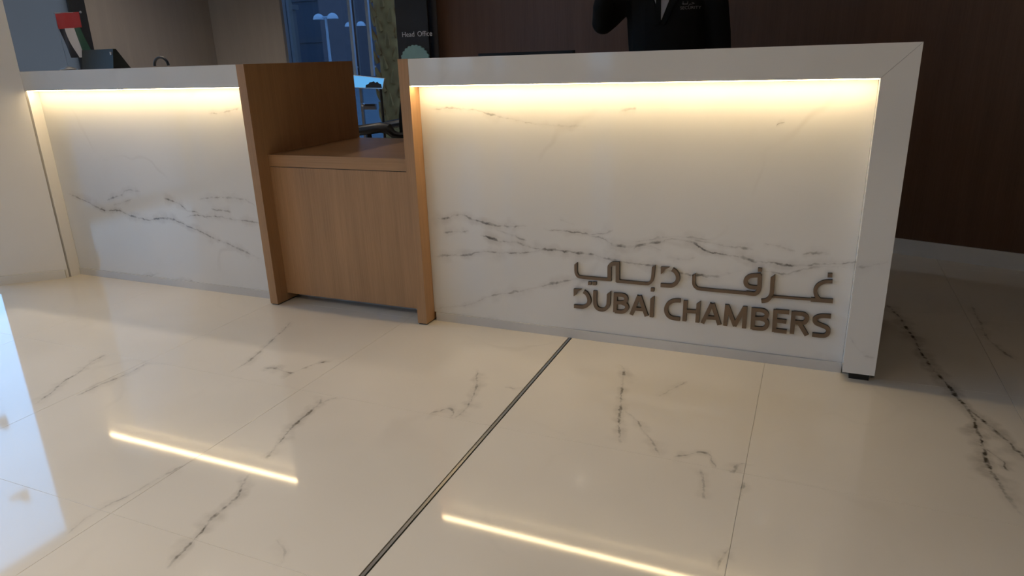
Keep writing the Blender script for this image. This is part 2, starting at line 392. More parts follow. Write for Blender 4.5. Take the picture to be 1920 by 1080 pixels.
PANEL_VEINS = [
 ([(0.0008, 0.4731), (0.0681, 0.4796), (0.1137, 0.4918), (0.1564, 0.5084), (0.2043, 0.4924), (0.2345, 0.4849), (0.3169, 0.4714), (0.403, 0.47), (0.4755, 0.4723)], 0.8),
 ([(0.5464, 0.4634), (0.6161, 0.4591), (0.696, 0.4623), (0.752, 0.4639), (0.8395, 0.4829)], 0.6),
 ([(0.2464, 0.4199), (0.3143, 0.4105), (0.3637, 0.4), (0.4057, 0.4031), (0.4614, 0.391), (0.5045, 0.3804), (0.5496, 0.3747)], 0.9),
 ([(-0.0072, 0.301), (0.0891, 0.3212), (0.1687, 0.3228), (0.2478, 0.3461), (0.3494, 0.3518), (0.4969, 0.3636), (0.592, 0.3781), (0.6845, 0.3763), (0.73, 0.3777), (0.7749, 0.3679), (0.8304, 0.3591), (0.9068, 0.3523), (1.0133, 0.3462), (1.0803, 0.3348), (1.158, 0.329), (1.2181, 0.3282), (1.2762, 0.3421), (1.3425, 0.3587)], 0.8),
 ([(0.6847, 0.4748), (0.7185, 0.4616), (0.7963, 0.4494), (0.8838, 0.4186), (0.9477, 0.4256), (1.0306, 0.4447), (1.0912, 0.4597), (1.1518, 0.4516), (1.1928, 0.4254), (1.2424, 0.4148), (1.3294, 0.4094), (1.3866, 0.3999), (1.4424, 0.3985), (1.5152, 0.3987), (1.6028, 0.4104), (1.7046, 0.425), (1.7775, 0.4447), (1.8086, 0.4588)], 0.8),
 ([(0.069, 0.4172), (0.1227, 0.4281), (0.201, 0.4333)], 0.6),
 ([(0.9049, 0.4354), (0.9786, 0.4473), (1.0401, 0.4645), (1.1309, 0.471), (1.2297, 0.4656)], 0.5),
 ([(1.1311, 0.4668), (1.2499, 0.4506), (1.3268, 0.4462), (1.3739, 0.4438)], 0.5),
 ([(1.408, 0.3647), (1.4639, 0.3616), (1.5174, 0.3747), (1.5866, 0.397), (1.6895, 0.4081)], 0.5),
 ([(0.0173, 0.945), (0.1317, 0.9535), (0.2053, 0.947), (0.301, 0.9322), (0.3946, 0.9157), (0.4748, 0.8994), (0.5537, 0.8896), (0.6854, 0.8825), (0.7389, 0.8809)], 0.45),
 ([(0.0016, 0.0539), (0.0722, 0.0698), (0.1823, 0.0976), (0.2502, 0.1304), (0.3162, 0.1549), (0.4186, 0.1828), (0.4933, 0.2026), (0.5904, 0.2385), (0.6844, 0.2594), (0.7531, 0.273)], 0.6),
 ([(0.8529, 0.9327), (0.8892, 0.9424), (0.9232, 0.95)], 0.35),
 ([(1.4989, -0.0063), (1.5693, 0.0089), (1.6239, 0.0193), (1.7073, 0.0362)], 0.8),
 ([(0.2452, 0.0283), (0.3366, 0.0217), (0.4264, 0.0254), (0.4897, 0.0433)], 0.6),
 ([(1.4087, 0.8901), (1.4216, 0.901), (1.4351, 0.9046)], 0.5),
 ([(1.7161, 0.1665), (1.7746, 0.1117), (1.8097, 0.1062)], 0.25),
 ([(0.9226, 0.4085), (0.9583, 0.4243), (0.994, 0.4227), (1.0318, 0.4127)], 0.6),
 ([(0.612, 0.5101), (0.6508, 0.4992), (0.6847, 0.4969)], 0.3),
 ([(0.3285, 0.4512), (0.3897, 0.4368), (0.438, 0.4217), (0.4739, 0.4104)], 0.5),
 ([(1.0429, 0.3921), (1.1047, 0.3844), (1.1647, 0.3937)], 0.45),
 ([(1.5293, 0.44), (1.5812, 0.4521), (1.6333, 0.4523)], 0.5),
 ([(1.3996, 0.472), (1.4553, 0.4622), (1.5105, 0.4505)], 0.4),
 ([(-2.0046, 0.4333), (-1.907, 0.4532), (-1.8273, 0.4747)], 0.4),
 ([(-1.2776, 0.4517), (-1.2072, 0.4445), (-1.1367, 0.4429)], 0.5),
 ([(-2.3689, 0.4915), (-2.323, 0.4813), (-2.2547, 0.46), (-2.1938, 0.4447), (-2.1375, 0.4172), (-2.0758, 0.4084), (-1.9507, 0.4032), (-1.8937, 0.3855), (-1.8229, 0.3748), (-1.7555, 0.3699), (-1.6537, 0.379), (-1.5375, 0.3772), (-1.4493, 0.3482), (-1.3623, 0.3195), (-1.2585, 0.2896), (-1.1563, 0.2602), (-1.0732, 0.2327), (-1.0236, 0.2169), (-0.9581, 0.1971)], 0.8),
 ([(-2.0382, 0.4615), (-1.9241, 0.4936), (-1.8343, 0.521), (-1.7546, 0.5188)], 0.55),
 ([(-1.605, 0.4913), (-1.558, 0.4793), (-1.4789, 0.4606), (-1.4401, 0.4344), (-1.3679, 0.4243)], 0.75),
 ([(-1.4643, 0.396), (-1.36, 0.4107), (-1.2686, 0.4104), (-1.1263, 0.4077), (-1.0235, 0.4003), (-0.9398, 0.3919)], 0.7),
 ([(-1.3597, 0.492), (-1.2828, 0.5095), (-1.1746, 0.5147), (-1.0706, 0.5116), (-0.9744, 0.4789)], 0.45),
 ([(-1.1898, 0.9258), (-1.0856, 0.9359), (-0.9825, 0.9532)], 0.35),
 ([(-1.939, 0.0056), (-1.8463, 0.0366), (-1.7364, 0.0625)], 0.5),
 ([(-1.6689, 0.01), (-1.5636, 0.0327), (-1.4947, 0.0425)], 0.7),
]
FLOOR_VEINS = [
 ([(-0.488, -0.707), (-0.494, -0.657), (-0.497, -0.609), (-0.518, -0.527), (-0.547, -0.429), (-0.575, -0.331), (-0.64, -0.144)], 0.55),
 ([(-0.401, -0.624), (-0.332, -0.611), (-0.255, -0.625), (-0.237, -0.567), (-0.208, -0.503), (-0.163, -0.477)], 0.8),
 ([(-0.016, -0.74), (0.011, -0.796), (0.017, -0.839), (0.028, -0.923), (0.045, -1.009), (0.068, -1.087), (0.097, -1.16)], 0.8),
 ([(0.014, -0.79), (0.026, -0.76), (0.044, -0.732)], 0.4),
 ([(0.097, -1.227), (0.124, -1.295), (0.149, -1.352), (0.149, -1.39), (0.157, -1.436), (0.173, -1.489), (0.184, -1.55), (0.203, -1.621)], 0.9),
 ([(-0.894, -0.731), (-0.884, -0.803), (-0.878, -0.869), (-0.887, -0.932), (-0.89, -0.986), (-0.894, -1.048)], 0.8),
 ([(-1.145, -0.732), (-1.124, -0.822), (-1.078, -0.903), (-1.059, -0.983), (-1.018, -1.055), (-0.975, -1.161)], 0.7),
 ([(0.416, -0.339), (0.498, -0.526), (0.514, -0.607), (0.517, -0.676), (0.514, -0.728)], 0.8),
 ([(0.419, -0.723), (0.445, -0.694), (0.467, -0.67), (0.509, -0.726)], 0.5),
 ([(0.932, -0.123), (0.962, -0.199), (0.991, -0.351), (1.013, -0.449), (1.045, -0.592), (1.081, -0.699)], 0.7),
 ([(1.032, -0.475), (1.081, -0.523), (1.121, -0.582), (1.17, -0.651), (1.207, -0.727)], 0.6),
 ([(1.241, -0.708), (1.281, -0.684), (1.331, -0.656), (1.353, -0.691), (1.373, -0.731)], 0.6),
 ([(1.412, -0.737), (1.43, -0.681), (1.45, -0.671)], 0.6),
 ([(1.326, -0.743), (1.349, -0.851), (1.359, -0.893)], 0.4),
 ([(1.445, -0.761), (1.448, -0.865)], 0.4),
 ([(1.447, -1.053), (1.432, -1.105), (1.425, -1.16)], 0.7),
 ([(1.898, 1.0), (1.964, 0.724), (1.991, 0.48), (2.014, 0.269), (2.041, 0.142), (2.069, -0.01), (2.087, -0.096), (2.09, -0.213), (2.089, -0.346), (2.086, -0.438), (2.09, -0.521), (2.101, -0.596), (2.118, -0.681)], 1.35),
 ([(2.088, -0.088), (2.124, -0.183), (2.148, -0.243), (2.168, -0.318), (2.191, -0.394)], 1.2),
 ([(2.079, -0.325), (2.103, -0.366), (2.124, -0.41), (2.128, -0.466)], 1.2),
 ([(2.273, 1.043), (2.265, 0.633), (2.281, 0.522), (2.322, 0.376)], 0.6),
 ([(1.125, -0.347), (1.155, -0.271), (1.197, -0.183)], 0.35),
 ([(-0.117, -1.221), (-0.139, -1.321), (-0.151, -1.438), (-0.17, -1.523), (-0.156, -1.625)], 0.35),
 ([(0.378, -1.433), (0.425, -1.459), (0.458, -1.507)], 0.25),
 ([(0.579, -0.452), (0.621, -0.451), (0.653, -0.426)], 0.35),
]
# ------------------------------------------------------------------ materials
VEIN = (.105, .095, .088); HALO = (.50, .47, .44)
def panel_marble(name, x0, x1):
    vs = [v for v in PANEL_VEINS if max(a for a, _ in v[0]) > x0 - .03 and min(a for a, _ in v[0]) < x1 + .03]
    return marble(name, vs, 'XZ', (.72, .715, .695), (.78, .775, .76), VEIN, HALO, .06)
M_PANEL_R = panel_marble('marble_front_right', 0, 1.71)
M_PANEL_L = panel_marble('marble_front_left', -2.4, -.9)
M_LEG = panel_marble('marble_leg', 1.74, 1.81)
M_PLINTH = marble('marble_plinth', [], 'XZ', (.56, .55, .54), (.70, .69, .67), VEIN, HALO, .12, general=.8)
M_PANEL = marble('marble_plain', [], 'XZ', (.72, .715, .695), (.78, .775, .76), VEIN, HALO, .06)
def floor_marble(name, vs):
    return marble(name, vs, 'XY', (.71, .655, .56), (.77, .715, .62), (.09, .075, .055), (.42, .375, .31), .055, core_w=.0032, halo_w=.03, general=.12)
M_FLOOR = floor_marble('marble_floor', [])
M_OAK = wood('oak_veneer', (.33, .185, .09), (.50, .29, .145), .38)
M_WALNUT = wood('walnut_wall', (.10, .052, .030), (.155, .083, .05), .45, spec=.3)
M_GREYWOOD = wood('grey_laminate', (.36, .325, .29), (.42, .375, .33), .5, spec=.3)
M_PLASTER = plain('white_plaster', (.82, .81, .80), .6, var=.03, scale=4)
M_CEIL = plain('ceiling_white', (.5, .48, .46), .8, var=.02, scale=3)
M_BEIGE = plain('beige_wall', (.36, .32, .28), .7, var=.05, scale=3)
M_BLUEGREY = plain('blue_grey_wall', (.075, .075, .085), .35, var=.05, scale=2)
M_GROUT = plain('grout', (.60, .55, .47), .8, var=.1)
M_STEEL = plain('brushed_steel', (.42, .42, .42), .28, metal=1., var=.08, scale=80)
M_DARKSTEEL = plain('dark_channel', (.03, .028, .025), .5, metal=.3)
M_ALU = plain('aluminium_jamb', (.22, .22, .235), .4, metal=.6, var=.05)
M_BRONZE = plain('bronze_letter', (.20, .15, .11), .42, metal=.75, var=.1, scale=60)
M_BRONZE_EDGE = plain('bronze_letter_edge', (.035, .028, .022), .5, metal=.5, var=.1)
M_BLACK = plain('black_plastic', (.012, .012, .013), .45, var=.2)
M_BLACKFAB = plain('black_fabric', (.010, .010, .011), .85, var=.25, scale=200, spec=.2)
M_DARKBLUE = plain('dark_blue_glass_facade', (.026, .050, .085), .3, var=.15, scale=.15)
M_TOWER = plain('mauve_cladding', (.19, .15, .155), .6, var=.08, scale=.4)
M_GROUND = plain('grey_paving', (.22, .22, .23), .8, var=.15, scale=1.5)
LED_COL = (1.0, .74, .40)
M_LED = emit('led_diffuser', LED_COL, 33.0)

# ------------------------------------------------------------------ floor: slab with single marble tiles and a metal strip
XS, YS, TP, GAP = .66, -.727, .785, .0004
floor = box('floor', -4.12, 5.3, -7.2, 3.3, -.12, -.006, M_GROUT, bevel=0)
struct(floor, 'polished cream marble floor with thin joints')
def tile_mesh(w, d):
    bm = bmesh.new(); bm_box(bm, 0, w, 0, d, -.0058, 0)
    top = [e for e in bm.edges if all(v.co.z > -.001 for v in e.verts)]
    bmesh.ops.bevel(bm, geom=top, offset=.0004, segments=1, affect='EDGES')
    bmesh.ops.recalc_face_normals(bm, faces=bm.faces)
    me = bpy.data.meshes.new('tile'); bm.to_mesh(me); bm.free(); me.materials.append(M_FLOOR); return me
STRIP = .0085
tm = {}
for i in range(-9, 6):
    x0 = XS + i * TP; x1 = x0 + TP
    a = x0 + (STRIP if i == 0 else GAP); c = x1 - (STRIP if i == -1 else GAP)
    a = max(a, -4.10); c = min(c, 5.28)
    if c - a < .05: continue
    for j in range(-8, 5):
        y0 = YS + j * TP + GAP; y1 = YS + (j + 1) * TP - GAP
        y0 = max(y0, -6.98); y1 = min(y1, 3.28)
        if y1 - y0 < .05: continue
        key = (round(c - a, 4), round(y1 - y0, 4))
        if key not in tm: tm[key] = tile_mesh(*key)
        t = link('tile', tm[key], None, floor, (a, y0, 0))
        vs = [v for v in FLOOR_VEINS if max(q[0] for q in v[0]) > a - .02 and min(q[0] for q in v[0]) < c + .02
              and max(q[1] for q in v[0]) > y0 - .02 and min(q[1] for q in v[0]) < y1 + .02]
        if vs:                                   # a slab with its own veins
            t.material_slots[0].link = 'OBJECT'; t.material_slots[0].material = floor_marble('marble_slab', vs)
strip = box('trim_1', XS - .0042, XS + .0042, -6.98, .084, -.0058, .0004, M_STEEL, bevel=.0005)
struct(strip, 'thin steel expansion strip set in the marble floor')
box('channel_bed', XS - STRIP, XS + STRIP, -6.98, .084, -.0059, -.004, M_DARKSTEEL, strip, bevel=0)

# ------------------------------------------------------------------ walls
WD = Vector((.953, -.302)); WN = Vector((.302, .953)); W0 = Vector((-1.5, 3.0))
def slant(s, o): 
    v = W0 + WD * s + WN * o; return (v.x, v.y)
LW = (5.25 - W0.x) / WD.x
struct(prism('wall_back', [slant(0, 0), slant(LW, 0), slant(LW, .15), slant(0, .15)], 0, 3.2, M_WALNUT, axis='Z', bevel=0), 'dark walnut veneered wall behind the reception desk')
struct(prism('baseboard_back', [slant(.02, -.012), slant(LW - .05, -.012), slant(LW - .05, -.0005), slant(.02, -.0005)], 0, .09, M_PANEL, axis='Z'), 'marble skirting along the walnut wall')
struct(box('wall_office', -4.1, -3.12, 3.0, 3.15, 0, 3.2, M_GREYWOOD, bevel=0), 'grey brown laminate wall behind the left counter')
struct(box('wall_office_side', -4.1, -4.0, 1.65, 3.0, 0, 3.2, M_GREYWOOD, bevel=0), 'grey brown laminate side wall at the far left')
struct(box('wall_right', 5.2, 5.35, -7.15, .95, 0, 3.2, M_BEIGE, bevel=0))
struct(box('ceiling', -4.15, 5.35, -7.2, 3.2, 3.2, 3.35, M_CEIL, bevel=0))
struct(box('wall_side_header', -4.1, -4.0, -7.0, 1.65, 2.62, 3.2, M_PLASTER, bevel=0))
# front wall with four tall windows, behind the camera
WIN = [(-4.0, -3.69), (-3.63, -3.15), (-2.86, -2.66), (-1.42, -1.06)]
xs = -4.1
k = 0
for a, c in WIN + [(5.2, 5.2)]:
    if a - xs > .01:
        struct(box('wall_front' if k == 0 else 'wall_front_pier', xs, a, -7.15, -7.0, 0, 3.2, M_BEIGE, bevel=0)); k += 1
    xs = c
M_CLEAR = pane('clear_glass', (.93, .96, .97), 1.0)
M_FRONTGLASS = pane('front_grey_glass', (.6, .62, .64), 1.0)
n_win = 1
for a, c in WIN:
    struct(box('wall_front_header', a, c, -7.15, -7.0, 2.6, 3.2, M_BEIGE, bevel=0))
    w = struct(box('window_%d' % n_win, a, c, -7.11, -7.05, 0, .04, M_DARKSTEEL)); n_win += 1
    box('pane', a, c, -7.084, -7.076, .04, 2.6, M_FRONTGLASS, w, bevel=0)

# glazed side of the lobby, left of the column
ys = [.90, .30, -1.0, -2.3, -3.6, -4.9]
M_FROST = bpy.data.materials.new('frosted_grey_glass'); M_FROST.use_nodes = True
nt = M_FROST.node_tree; nt.nodes.clear()
fo = nt.nodes.new('ShaderNodeOutputMaterial'); ft_ = nt.nodes.new('ShaderNodeBsdfTranslucent'); fg = nt.nodes.new('ShaderNodeBsdfGlossy'); fm = nt.nodes.new('ShaderNodeMixShader')
fn = nnoise(nt, geo_pos(nt), 1.2, 1)
nt.links.new(nmix(nt, fn.outputs['Fac'], (.36, .262, .215), (.43, .315, .258)), ft_.inputs[0])
fg.inputs['Roughness'].default_value = .25; fm.inputs[0].default_value = .04
nt.links.new(ft_.outputs[0], fm.inputs[1]); nt.links.new(fg.outputs[0], fm.inputs[2]); nt.links.new(fm.outputs[0], fo.inputs[0])
w = struct(box('window_%d' % n_win, -4.03, -3.97, .90, 1.53, 0, .06, M_DARKSTEEL), 'frosted grey glass panel at the far left behind the flag'); n_win += 1
box('pane', -4.006, -3.994, .904, 1.526, .06, 2.6, M_FROST, w, bevel=0)
box('head_channel', -4.03, -3.97, .90, 1.53, 2.6, 2.63, M_DARKSTEEL, w, bevel=0)
struct(box('wall_left', -4.1, -4.0, -7.0, -4.9, 0, 2.62, M_BEIGE, bevel=0))
struct(box('trim_2', -4.06, -3.95, 1.53, 1.65, 0, 2.62, M_DARKSTEEL, bevel=0), 'dark upright at the end of the glazed side')
for i in range(len(ys) - 1):
    y1, y0 = ys[i], ys[i + 1]
    w = struct(box('window_%d' % n_win, -4.03, -3.97, y0, y1, 0, .06, M_DARKSTEEL)); n_win += 1
    box('pane', -4.006, -3.994, y0 + .004, y1 - .004, .06, 2.6, M_CLEAR, w, bevel=0)
    box('head_channel', -4.03, -3.97, y0, y1, 2.6, 2.63, M_DARKSTEEL, w, bevel=0)
    for zf in (1.41, 2.07):
        L_ = [(y1 - .006, zf - .05), (y1 - .006, zf + .05), (y1 - .045, zf + .05), (y1 - .06, zf + .02), (y1 - .06, zf), (y1 - .13, zf - .02), (y1 - .15, zf - .05)]
        prism('patch_fitting', L_, -4.014, -3.986, M_STEEL, w, axis='X')
    if i > 2:
        box('mullion', -4.035, -3.965, y1 - .025, y1 + .025, 0, 2.62, M_DARKSTEEL, w, bevel=0)

# angled white column where the left counter ends
colm = struct(prism('wall_column', [(-2.396, 0.0), (-2.666, -.235), (-2.95, .1), (-2.9, .30)], 0, 3.2, M_PLASTER, axis='Z', bevel=.002), 'white plastered column with an angled face')
dv = Vector((.27, .235)).normalized(); nv = Vector((dv.y, -dv.x))
def cb(s, o): 
    v = Vector((-2.666, -.235)) + dv * s + nv * o; return (v.x, v.y)
struct(prism('baseboard_column', [cb(-.004, .014), cb(.345, .014), cb(.345, .0005), cb(-.004, .0005)], 0, .05, M_PANEL, axis='Z', bevel=.002), 'low marble skirting at the foot of the white column')

# ------------------------------------------------------------------ glazed door between the two back walls, plaza beyond
M_TINT = pane('smoked_glass', (.34, .355, .39), .35)
d1 = struct(box('door_1', -3.12, -1.51, 3.0, 3.06, 2.55, 2.62, M_ALU), 'smoked glass double door in a grey aluminium frame')
box('transom', -3.12, -1.51, 3.0, 3.06, 2.62, 3.2, M_GREYWOOD, d1, bevel=0)
box('jamb', -1.585, -1.49, 2.985, 3.07, 0, 2.55, M_ALU, d1)
box('jamb', -3.125, -3.095, 2.985, 3.07, 0, 2.55, M_ALU, d1)
box('pane', -3.095, -2.36, 3.025, 3.037, .0, 2.55, M_TINT, d1, bevel=0)
box('pane', -2.34, -1.585, 3.025, 3.037, .0, 2.55, M_TINT, d1, bevel=0)
M_PULL = plain('blue_steel', (.40, .52, .68), .3, metal=.5, var=.05)
box('meeting_stile', -2.362, -2.338, 3.02, 3.042, 0, 2.55, M_ALU, d1, bevel=0)
for x in (-2.352, -2.168):
    h = box('pull_bar', x - .014, x + .014, 2.965, 2.992, 1.02, 2.2, M_PULL, d1, bevel=.004)
    for z in (1.10, 2.12): box('standoff', x - .007, x + .007, 2.992, 3.0255, z - .007, z + .007, M_STEEL, h, bevel=0)
lk = box('lock_plate', -2.325, -2.19, 3.005, 3.0255, .725, .775, M_ALU, d1, bevel=.004)
bm = bmesh.new(); bmesh.ops.create_uvsphere(bm, u_segments=16, v_segments=10, radius=.018, matrix=Matrix.Translation((-2.317, 2.99, .768)))
finish(bm, 'knob', plain('polished_chrome', (.85, .85, .86), .08, metal=1., var=.02), lk, smooth=True)
box('lever', -2.29, -2.19, 2.985, 2.998, .758, .776, M_BLACK, lk, bevel=.004)

tag(box('plaza_paving', -90, 40, 3.4, 90, -.2, -.05, M_GROUND, bevel=0), 'grey paving outside the smoked glass door', 'paving')['kind'] = 'structure'
struct(bpy.data.objects['plaza_paving'])
gl = box('forecourt_paving', -60, -4.15, -60, 3.35, -.2, -.05, M_GROUND, bevel=0); struct(gl, 'grey paving outside the glazed side')
gl = box('street_paving', -4.1, 40, -60, -7.3, -.2, -.05, M_GROUND, bevel=0); struct(gl, 'grey paving outside the front windows')

ob_ = thing('low_building', 'low blue grey building outside the glazed side', 'building', (-21, 4, -.05))
adopt(box('wall', -22, -20, -20, 24, -.05, 3.4, M_BLUEGREY, bevel=0), ob_)
adopt(box('parapet', -22.1, -19.9, -20.1, 24.1, 3.4, 3.6, M_BLUEGREY, bevel=.01), ob_)
bd = thing('glass_building', 'dark blue glass building beyond the smoked glass door', 'building', (-45, 62, -.05))
adopt(box('wall', -85, -18, 60, 64, -.05, 30, M_DARKBLUE, bevel=0), bd)
M_DB2 = plain('blue_facade_band', (.04, .055, .08), .3, var=.1, scale=.2)
for k in range(7): adopt(box('floor_band', -85, -18, 59.8, 60, 3.2 + k * 4, 3.7 + k * 4, M_DB2, bevel=0), bd)
tw = thing('tower', 'mauve clad tower slab beyond the smoked glass door', 'building', (-33, 46, -.05))
adopt(prism('wall', [(-34.8, -.05), (-31.5, -.05), (-31.5, 30), (-34.8, 30)], 45, 48, M_TOWER, bevel=0), tw)
M_POST = plain('lamp_post_grey', (.62, .66, .72), .4, var=.05)
M_GLOBE = plain('lamp_opal_dome', (.80, .84, .90), .3, var=.03)
def lamp(x, y, h, label):
    t = thing('street_lamp', label, 'street lamp', (x, y, -.05), 'double headed lamps on the plaza')
    bm = bmesh.new(); bm_tube(bm, [(0, 0, 0), (0, 0, h)], [.085, .06], 10); finish(bm, 'pole', M_POST, t, smooth=True)
    bm = bmesh.new(); bm_tube(bm, [(-.45, 0, h), (-.2, 0, h + .05), (.2, 0, h + .05), (.45, 0, h)], .05, 8); finish(bm, 'arm', M_POST, t, smooth=True)
    for s in (-1, 1):
        bm = bmesh.new(); bm_lathe(bm, [(.30, 0), (.30, .05), (.26, .16), (.17, .25), (.05, .30)], s * .45, 0, 16)
        o = finish(bm, 'lamp_dome', M_GLOBE, t, smooth=True, loc=(0, 0, h - .05))
lamp(-22.95, 30, 3.45, 'double domed street lamp left of the two blue pull bars')
lamp(-26.7, 38, 3.45, 'double domed street lamp half hidden by the left pull bar')
# date palm
M_TRUNK = plain('palm_fibre', (.92, .33, .09), .9, var=.5, scale=9, bump=.6)
M_FROND = plain('palm_frond', (.10, .13, .05), .7, var=.3)
pt = thing('palm_tree', 'brown trunked palm behind the smoked glass door', 'tree', (-3.92, 6, -.05))
bm = bmesh.new(); bm_tube(bm, [(0, 0, 0), (.02, 0, 1.2), (-.02, 0, 2.4), (0, 0, 4.8)], [.15, .14, .15, .17], 14); finish(bm, 'trunk', M_TRUNK, pt, smooth=True)
bm = bmesh.new()
for k in range(90):
    a = k * 2.39996; z = .25 + k * .037; r = .145
    p0 = Vector((r * math.cos(a), r * math.sin(a), z)); out = Vector((math.cos(a), math.sin(a), 0))
    bm_tube(bm, [p0, p0 + out * .035 + Vector((0, 0, .07)), p0 + out * .06 + Vector((0, 0, .16))], [.04, .03, .01], 5)
o = finish(bm, 'leaf_base', M_TRUNK, pt, smooth=True); o['kind'] = 'stuff'
for k in range(14):
    a = k * 2.39996; el = .9 - .07 * k
    pts = []
    for s in range(9):
        u = s / 8; rr = 1.9 * u * math.cos(el * (1 - u * .6)); zz = 1.9 * u * math.sin(el) - 1.5 * u * u
        pts.append(Vector((rr * math.cos(a), rr * math.sin(a), 4.8 + zz)))
    bm = bmesh.new(); bm_tube(bm, pts, [.02 - .002 * i for i in range(9)], 5)
    side = Vector((-math.sin(a), math.cos(a), 0))
    for i in range(1, 8):
        for f in (0, .5):
            q = pts[i].lerp(pts[i + 1], f)
            for s in (-1, 1):
                tip = q + side * s * (.42 - .04 * i) + Vector((math.cos(a), math.sin(a), 0)) * .15 + Vector((0, 0, -.12))
                bm_tube(bm, [q, q.lerp(tip, .5) + Vector((0, 0, .03)), tip], [.012, .016, .002], 4)
    finish(bm, 'frond', M_FROND, pt)
# ------------------------------------------------------------------ reception desk
YP, H, ZR = .0735, 1.15, 1.046
# right marble counter
rd = thing('marble_counter', 'long marble counter with lit recess and bronze lettering', 'counter', (.9, .4, 0))
adopt(prism('top_rail', [(.0005, ZR), (1.7095, ZR), (1.8132, H), (.0005, H)], 0, .42, M_PANEL), rd)
adopt(prism('side_leg', [(1.7102, ZR - .0004), (1.8137, H - .0004), (1.8137, .034), (1.7102, .034)], 0, .80, M_LEG), rd)
adopt(box('foot', 1.735, 1.80, .03, .78, 0, .034, M_DARKSTEEL, bevel=0), rd)
p = adopt(box('front_panel', .0005, 1.7098, YP, YP + .02, .04, ZR + .004, M_PANEL_R, bevel=.0008), rd)
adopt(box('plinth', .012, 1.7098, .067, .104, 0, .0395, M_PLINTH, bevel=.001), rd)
ch = adopt(box('light_channel', .001, 1.709, .005, .031, ZR - .0012, ZR - .0002, M_STEEL, bevel=0), rd)
o = box('light_strip', .003, 1.707, .009, .027, ZR - .0038, ZR - .0013, M_LED, bevel=0); adopt(o, ch)
adopt(box('carcass', .0005, 1.7098, .105, .40, .05, ZR - .002, M_OAK, bevel=0), rd)
adopt(box('worktop', .0005, 1.7098, .401, .80, .715, .745, M_OAK), rd)

# left marble counter
ld = thing('marble_counter', 'shorter marble counter with lit recess beside the white column', 'counter', (-1.6, .4, 0))
ZL = 1.052
adopt(box('top_rail', -2.395, -.9003, 0, .42, ZL, H, M_PANEL), ld)
adopt(box('end_return', -2.42, -2.3935, .012, .80, .0, ZL - .001, M_PLASTER, bevel=0), ld)
adopt(box('front_panel', -2.393, -.9003, YP, YP + .02, .04, ZL, M_PANEL_L, bevel=.0008), ld)
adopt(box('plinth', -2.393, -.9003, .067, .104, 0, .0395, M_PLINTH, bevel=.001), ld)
ch = adopt(box('light_channel', -2.392, -.901, .005, .031, ZL - .0012, ZL - .0002, M_STEEL, bevel=0), ld)
adopt(box('light_strip', -2.390, -.903, .009, .027, ZL - .0038, ZL - .0013, M_LED, bevel=0), ch)
adopt(box('carcass', -2.393, -.9003, .105, .40, .05, ZL - .002, M_OAK, bevel=0), ld)
adopt(box('worktop', -2.393, -.9003, .401, .80, .715, .745, M_OAK), ld)

# low oak bay between them
md = thing('oak_counter', 'low oak counter bay between the two marble counters', 'counter', (-.45, .4, 0))
adopt(box('side_panel', -.8995, -.854, -.001, .827, .006, H + .0005, M_OAK), md)
adopt(box('side_panel', -.047, -.0002, -.001, .827, .006, H + .0005, M_OAK), md)
M_OAKH = wood('oak_veneer_across', (.33, .185, .09), (.50, .29, .145), .34, horizontal=True)
adopt(box('worktop', -.8538, -.0472, YP, .80, .683, .738, M_OAKH), md)
adopt(box('front_panel', -.8538, -.0472, YP + .003, YP + .022, .042, .6795, M_OAK), md)
adopt(box('shadow_gap', -.8538, -.0472, YP + .006, YP + .02, .6795, .683, M_BLACK, bevel=0), md)
adopt(box('plinth', -.8538, -.0472, .16, .18, 0, .042, M_PANEL, bevel=0), md)
adopt(box('foot', -.896, -.857, .004, .82, 0, .006, M_BLACK, bevel=0), md)
adopt(box('foot', -.044, -.003, .004, .82, 0, .006, M_BLACK, bevel=0), md)

# bronze lettering, each letter cut from plate
sg = thing('bronze_lettering', 'raised bronze lettering reading DUBAI CHAMBERS in Arabic and English', 'lettering', (1.17, YP, .24))
for name, strokes in GLYPHS:
    bm = bmesh.new()
    for k, (kind, P, w, c0, c1) in enumerate(strokes):
        yf = YP - .012 - .0004 * k          # strokes that cross are never coplanar
        if kind == 's': bm_stroke(bm, P, w * 1.13, yf, YP - .0002, c0, c1)
        else: bm_prism(bm, P, yf, YP - .0002, 'Y')
    bmesh.ops.recalc_face_normals(bm, faces=bm.faces)
    me = bpy.data.meshes.new(name); 
    for f in bm.faces: f.material_index = 0 if abs(f.normal.y) > .7 else 1
    bm.to_mesh(me); bm.free(); me.materials.append(M_BRONZE); me.materials.append(M_BRONZE_EDGE)
    adopt(link(name, me, None), sg)

# ------------------------------------------------------------------ things on and behind the counters
# table flag
ft = thing('table_flag', 'small red black white and green table flag on the left counter', 'flag', (-2.34, .30, H))
bm = bmesh.new(); bm_lathe(bm, [(.045, 0), (.045, .006), (.03, .012), (.008, .02)], -.085, 0, 24); finish(bm, 'base', M_STEEL, ft, smooth=True)
tube('pole', [(-.085, 0, .018), (-.105, 0, .309)], .0014, M_STEEL, ft, 8)
bm = bmesh.new(); bm_tube(bm, [(-.108, 0, .306), (.11, 0, .300)], .0015, 8)
bmesh.ops.create_uvsphere(bm, u_segments=10, v_segments=8, radius=.006, matrix=Matrix.Translation((.11, 0, .300)))
finish(bm, 'crossbar', M_STEEL, ft, smooth=True)
cl = {k: plain('flag_' + k, v, .7, var=.06, scale=120) for k, v in dict(red=(.40, .035, .045), black=(.018, .02, .03), white=(.62, .62, .66), green=(.02, .085, .06)).items()}
